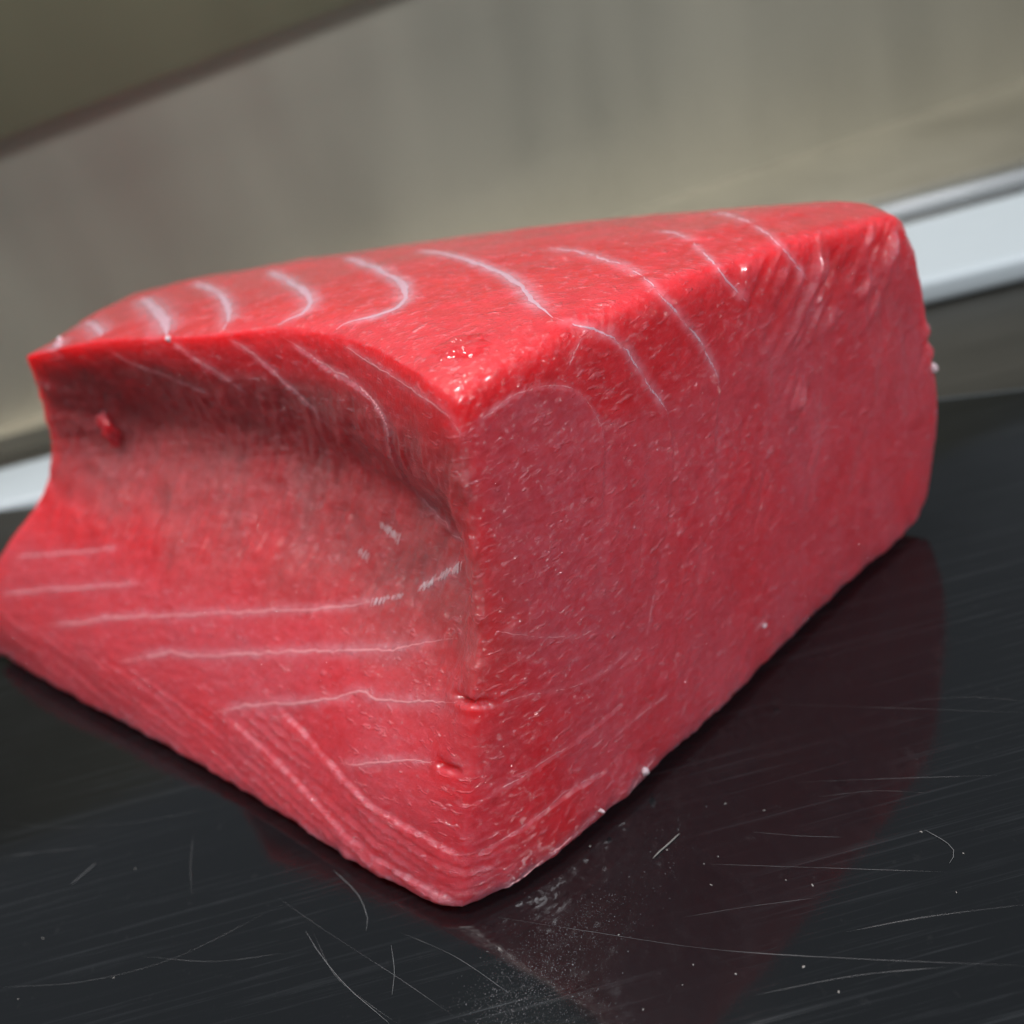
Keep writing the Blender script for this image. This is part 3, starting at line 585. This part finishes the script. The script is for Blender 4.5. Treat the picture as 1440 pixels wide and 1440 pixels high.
# seams: soft pale halo and a slight swell
for g, wd, line in SINEW_LINES+BAND_LINES:
    D, S, T = polydist(P, catmull(line, len(line)*3), 5)
    fade = sstep(0, .1, T)*sstep(1, .9, T)
    k = {'T': 1.15, 'L': 1.9, 'U': 1.6, 'R': 1.8, 'S': 1.4, 'B': 3}[g]
    halo = np.exp(-(D/(wd*k))**2)*(.75+.35*vnoise(P/1.3, 83))
    FAT = np.maximum(FAT, {'T': .62, 'L': .26, 'U': .3, 'R': .4, 'S': .16, 'B': .05}[g]*halo*fade)
    H += {'T': .05, 'L': .08, 'U': .12, 'R': .05, 'S': .05, 'B': -.16}[g]*np.exp(-(D/(wd*1.2))**2)*fade
# two small gashes on the front edge
for g, amp, line in CUT_LINES:
    D, S, T = polydist(P, catmull(line, 20), 6)
    H -= amp*2.6*np.exp(-(D/.42)**2)*sstep(0, .2, T)*sstep(1, .7, T)
    H += amp*.2*np.exp(-((D-1.1)/.8)**2)*(S < 0)
# ragged lower edge
edge = sstep(7, 2, z)
H += edge*(.55*fbm(P/3.2, 91, 3))
P2 = P+N*H[:, None]
P2 = smooth(P2, ea, eb, deg, np.full(len(P), .35), 1)
P2[:, 2] = np.maximum(P2[:, 2], .0)

tuna = bpy.data.objects.new('tuna_block', None); col.objects.link(tuna)
tuna.location = (P2[:, 0].mean()*MM, P2[:, 1].mean()*MM, 0)
O = np.array(tuna.location)
tag(tuna, 'thick raw red tuna loin block with pale sinew bands on the black board', 'tuna')
flesh = fast_mesh('flesh', P2*MM-O, Q, M_FLESH, tuna)
for nm, arr in (('fat', FAT), ('film', FILM), ('membrane_haze', MEM_HAZE)):
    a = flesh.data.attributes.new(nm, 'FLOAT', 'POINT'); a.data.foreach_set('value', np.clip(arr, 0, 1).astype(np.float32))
bpy.context.view_layer.update()

def on_flesh(p):
    ok, loc, nr, i = flesh.closest_point_on_mesh(Vector(p))
    return np.array(loc), np.array(nr)
def ribbon(name, line, width, lift, material, seed, gap=-9.):
    n = max(8, int(len(line)*9)); C = catmull(line, n)
    V = []; F = []; prof = ((-1, -.9), (-.55, .5), (0, 1), (.55, .5), (1, -.9))
    ph = np.arange(n)
    def ns(l, k): return vnoise(np.stack([ph/l+seed*3.1, ph*0+.5, ph*0+.5], 1), k)
    cl = .35 if gap < -5 else 1.
    wv = np.clip(1+.8*ns(9., 3)+cl*.4*ns(1.6, 4), .25, 2.2)
    off = cl*(.9*width*ns(6., 9)+.5*width*ns(1.8, 10))
    brk = ns(4.5, 12)+.6*ns(1.7, 13)
    for k in range(n):
        t = C[min(k+1, n-1)]-C[max(k-1, 0)]; t /= max(np.linalg.norm(t), 1e-9)
        loc, nr = on_flesh(C[k]*MM-O)
        s = np.cross(nr, t); s /= max(np.linalg.norm(s), 1e-9)
        e = min(k, n-1-k)/max(1, n*.15); f = min(1, .1+.9*e)*float(sstep(gap-.1, gap+.35, brk[k]))
        for a, b in prof:
            l2, n2 = on_flesh(loc+s*(a*width*.5*wv[k]*f+off[k])*MM)
            V.append(l2+n2*(b*lift*(f if b > 0 else 1))*MM)
        if k and (f > .02 or True):
            for j in range(4): F.append((5*k-5+j, 5*k-4+j, 5*k+j+1, 5*k+j))
    return mesh_obj(name, V, F, material, tuna)
for k, (g, wd, line) in enumerate(SINEW_LINES):
    ribbon('sinew', line, wd*{'T': .85, 'L': .8, 'U': .7, 'R': .8, 'S': .6}[g], {'T': .06, 'L': .05}.get(g, .035),
           M_SINEW_PALE if g in 'TR' else M_SINEW_PINK, k, -9. if g == 'T' else {'L': -.8, 'U': -.5, 'R': -.3, 'S': -.15}[g])

# frayed fibre tufts in the hollow
def strand(pts, r, V, F, sides=5):
    C = catmull(pts, 7); n0 = len(V)
    for k, p in enumerate(C):
        t = C[min(k+1, 6)]-C[max(k-1, 0)]; t /= max(np.linalg.norm(t), 1e-12)
        a = np.cross(t, (.3, .5, .8)); a /= np.linalg.norm(a); b = np.cross(t, a); rr = r*(1 if 0 < k < 6 else .35)
        for q_ in range(sides):
            g_ = 2*math.pi*q_/sides; V.append(p+rr*(math.cos(g_)*a+math.sin(g_)*b))
        if k:
            for q_ in range(sides):
                F.append((n0+(k-1)*sides+q_, n0+(k-1)*sides+(q_+1) % sides, n0+k*sides+(q_+1) % sides, n0+k*sides+q_))
for A, B_, cnt in TUFTS:
    A, B_ = np.array(A), np.array(B_); V = []; F = []
    for k in range(cnt*2):
        c0 = A+(B_-A)*((k+random.uniform(-.3, .3))/(cnt*2-1)); ln = random.uniform(1.2, 3.0)
        dr = np.array([random.uniform(-.25, .25), random.uniform(-.2, .2), -1.])
        pts = []
        for q_ in (-.5, -.15, .2, .5):
            loc, nr = on_flesh((c0+dr*ln*q_)*MM-O); pts.append(loc+nr*random.uniform(.02, .12)*MM)
        strand(pts, random.uniform(.05, .12)*MM, V, F)
    mesh_obj('fibre_tuft', V, F, M_TUFT, tuna)

# wet specks clinging to the cut faces
rs = np.random.RandomState(11)
def dome(c, n, r, V, F):
    a = np.cross(n, (.31, .52, .79)); a /= np.linalg.norm(a); b = np.cross(n, a); n0 = len(V)
    for f, h in ((1, -.1), (.8, .35), (.42, .58)):
        for j in range(8):
            g_ = 2*math.pi*j/8; V.append(c+r*(f*(math.cos(g_)*a+math.sin(g_)*b)+h*n))
    V.append(c+r*.66*n)
    for i in range(2):
        for j in range(8): F.append((n0+i*8+j, n0+i*8+(j+1) % 8, n0+(i+1)*8+(j+1) % 8, n0+(i+1)*8+j))
    for j in range(8): F.append((n0+16+j, n0+16+(j+1) % 8, n0+24))
clump = sstep(-.15, .35, fbm(P2/6, 201, 2))
wgt = np.clip(isL, 0, 1)*np.exp(-np.clip(el-104, 0, None)/22)*sstep(50, 38, z)*sstep(2, 6, z)*clump
wgt += .10*np.clip(isL, 0, 1)*sstep(60, 40, z)*clump+.22*isR*clump*(sstep(30, 12, z)+.5*sstep(55, 70, z))
near_d = np.linalg.norm(P2-np.array(HILITE), axis=1)
N2 = normals(P2, Q)
pick = rs.choice(len(P2), 900, replace=False, p=wgt/wgt.sum())
V = []; F = []
for v_i in pick: dome(P2[v_i]*MM-O, N2[v_i], (abs(rs.normal())*.13+.07)*MM, V, F)
ws = mesh_obj('wet_specks', V, F, M_WATER, tuna); ws['kind'] = 'stuff'

def lump(name, center, radii, material, parent, seed, squash=None, rough=.35, loc=(0, 0, 0), nu=18, nv=11):
    """uneven little blob, millimetre radii"""
    V = []; F = []
    for i in range(nv+1):
        th = math.pi*i/nv
        for j in range(nu):
            ph = 2*math.pi*j/nu
            d_ = np.array([math.sin(th)*math.cos(ph), math.sin(th)*math.sin(ph), math.cos(th)])
            k_ = 1+rough*fbm(d_[None]*1.6+seed*3.7, seed, 2)[0]
            p = d_*np.array(radii)*k_
            if squash is not None: p[2] = max(p[2], squash)
            V.append(np.array(center)+p*MM)
        if i:
            for j in range(nu): F.append(((i-1)*nu+j, i*nu+j, i*nu+(j+1) % nu, (i-1)*nu+(j+1) % nu))
    o = mesh_obj(name, V, F, material, parent); o.location = loc
    return o
loc, nr = on_flesh(np.array(FLAKE)*MM-O)
fl_ = lump('flesh_flake', loc+nr*.0012, (1.7, 1.4, 3.0), M_FLESH, tuna, 5, None, 1.1)
fl_['label'] = 'small torn flake of flesh sticking out of the hollow'
for k, p in enumerate(FAT_BITS):
    loc, nr = on_flesh(np.array(p)*MM-O); r_ = (.9, .7, .45, .5, .3, .3, .35, .6, .5, .35, .25, .25)[k]
    if k in (4, 5, 6, 9, 10, 11): continue
    lump('fat_fleck', loc+nr*.0001, (r_, r_*.7, r_*1.1), M_TUFT, tuna, 20+k, None, .8)

# ---------------------------------------------------------------- small things
A_, X_, Y_ = (np.array(v) for v in (HILITE, HILITE_X, HILITE_Y))
drop = bpy.data.objects.new('highlight_film', None)  # added clear film, shaped to carry the lamp highlight on the wet corner
V = []; F = []; nr_, na_ = 26, 72
loc0, n0_ = on_flesh(A_*MM-O); ax = X_-A_; ax -= ax@n0_*n0_; ax /= np.linalg.norm(ax); ay = np.cross(n0_, ax)
for i in range(nr_+1):
    for j in range(na_):
        a = 2*math.pi*j/na_; ee = np.array([[math.cos(a)*1.2, math.sin(a)*1.2, .3]])
        R_ = 1+.8*fbm(ee*1.4, 44, 3)[0]
        f = i/nr_
        l2, n2 = on_flesh(loc0+(ax*math.cos(a)*4.4+ay*math.sin(a)*3.2)*f*R_*MM)
        hgt = 1.1*(1-f**2.0)-.05+.5*fbm(np.array([[math.cos(a)*f*2.2, math.sin(a)*f*2.2, 1.7]]), 46, 2)[0]*(1-f**2)
        V.append(l2+n2*hgt*MM+O)
    if i:
        for j in range(na_): F.append(((i-1)*na_+j, i*na_+j, i*na_+(j+1) % na_, (i-1)*na_+(j+1) % na_))
dm = mesh_obj('highlight_film', V, F, M_WATER)
tag(dm, 'added clear film shaping the lamp highlight on the front corner of the tuna top', 'water drop')

def on_board_strip(name, pts, width, lift, material, parent, seed):
    n = max(10, len(pts)*9); C = catmull(np.array([(x, y, 0) for x, y in pts]), n); V = []; F = []
    ph = np.arange(n); wv = np.clip(1+.8*vnoise(np.stack([ph/5.+seed*2.3, ph*0+.4, ph*0], 1), 5), .2, 2)
    for k in range(n):
        t = C[min(k+1, n-1)]-C[max(k-1, 0)]; t /= np.linalg.norm(t); s = np.array([-t[1], t[0], 0])
        f = min(1, min(k, n-1-k)/(n*.2)+.05)
        for a, b in ((-1, -.4), (0, 1), (1, -.4)):
            V.append((C[k]+s*a*width*.5*wv[k]*f+np.array([0, 0, b*lift]))*MM)
        if k:
            for j in range(2): F.append((3*k-3+j, 3*k-2+j, 3*k+1+j, 3*k+j))
    return mesh_obj(name, V, F, material, parent)
for k, pts in enumerate(SCRATCHES):
    on_board_strip('scratch', pts, (.13, .07, .09, .06, .13, .08)[k % 6], .006, M_SCRATCH, bd, k)
LINT_LABEL = ['short straight pale fibre on the board below the right side', 'curled grey hair on the board by the front lower edge',
              'long thin hair curving over the board before the front corner', 'short bowed hair beside the long thin one',
              'small hooked dark fibre within the red reflection', 'faint short fibre on the board under the left side']
for k, pts in enumerate(LINT):
    V = []; F = []
    strand([np.array((x, y, .18))*MM for x, y in pts], (.11, .045, .04, .035, .04, .05)[k]*MM, V, F, 6)
    o = mesh_obj('lint_fibre', V, F, M_FLECK if k == 0 else M_LINT)
    tag(o, LINT_LABEL[k], 'fibre', 'fibres on the black board')
for k, (x, y) in enumerate(FLECKS):
    o = lump('fleck', (0, 0, 0), (random.uniform(.10, .30), random.uniform(.07, .17), random.uniform(.04, .08)), M_FLECK, None, 60+k, None, .8, (x*MM, y*MM, .00004), 10, 6)
    o.rotation_euler.z = random.uniform(0, 6.28)
    tag(o, 'tiny pale fleck lying on the black board before the tuna', 'fleck', 'flecks on the black board')
# damp smear: many flat beads left by the fish
V = []; F = []
rs = np.random.RandomState(5)
def bead(x, y, r):
    n0 = len(V); h = r*.35
    for f, zz in ((1, -.01), (.8, .55), (.45, .9)):
        for j in range(8):
            a = 2*math.pi*j/8; V.append(((x+r*f*math.cos(a))*MM, (y+r*f*math.sin(a))*MM, h*zz*MM))
    V.append((x*MM, y*MM, h*MM))
    for i in range(2):
        for j in range(8): F.append((n0+i*8+j, n0+i*8+(j+1) % 8, n0+(i+1)*8+(j+1) % 8, n0+(i+1)*8+j))
    for j in range(8): F.append((n0+16+j, n0+16+(j+1) % 8, n0+24))
for k, (x, y) in enumerate(SMEAR):
    for _ in range(420 if k < 6 or k > 8 else 90):
        bead(x+rs.normal()*4.2, y+rs.normal()*3.0, abs(rs.normal())*.035+.018)
o = mesh_obj('moisture_beads', V, F, M_MILKY)
tag(o, 'milky smear of tiny moisture beads beside the front corner', 'moisture', None, 'stuff')
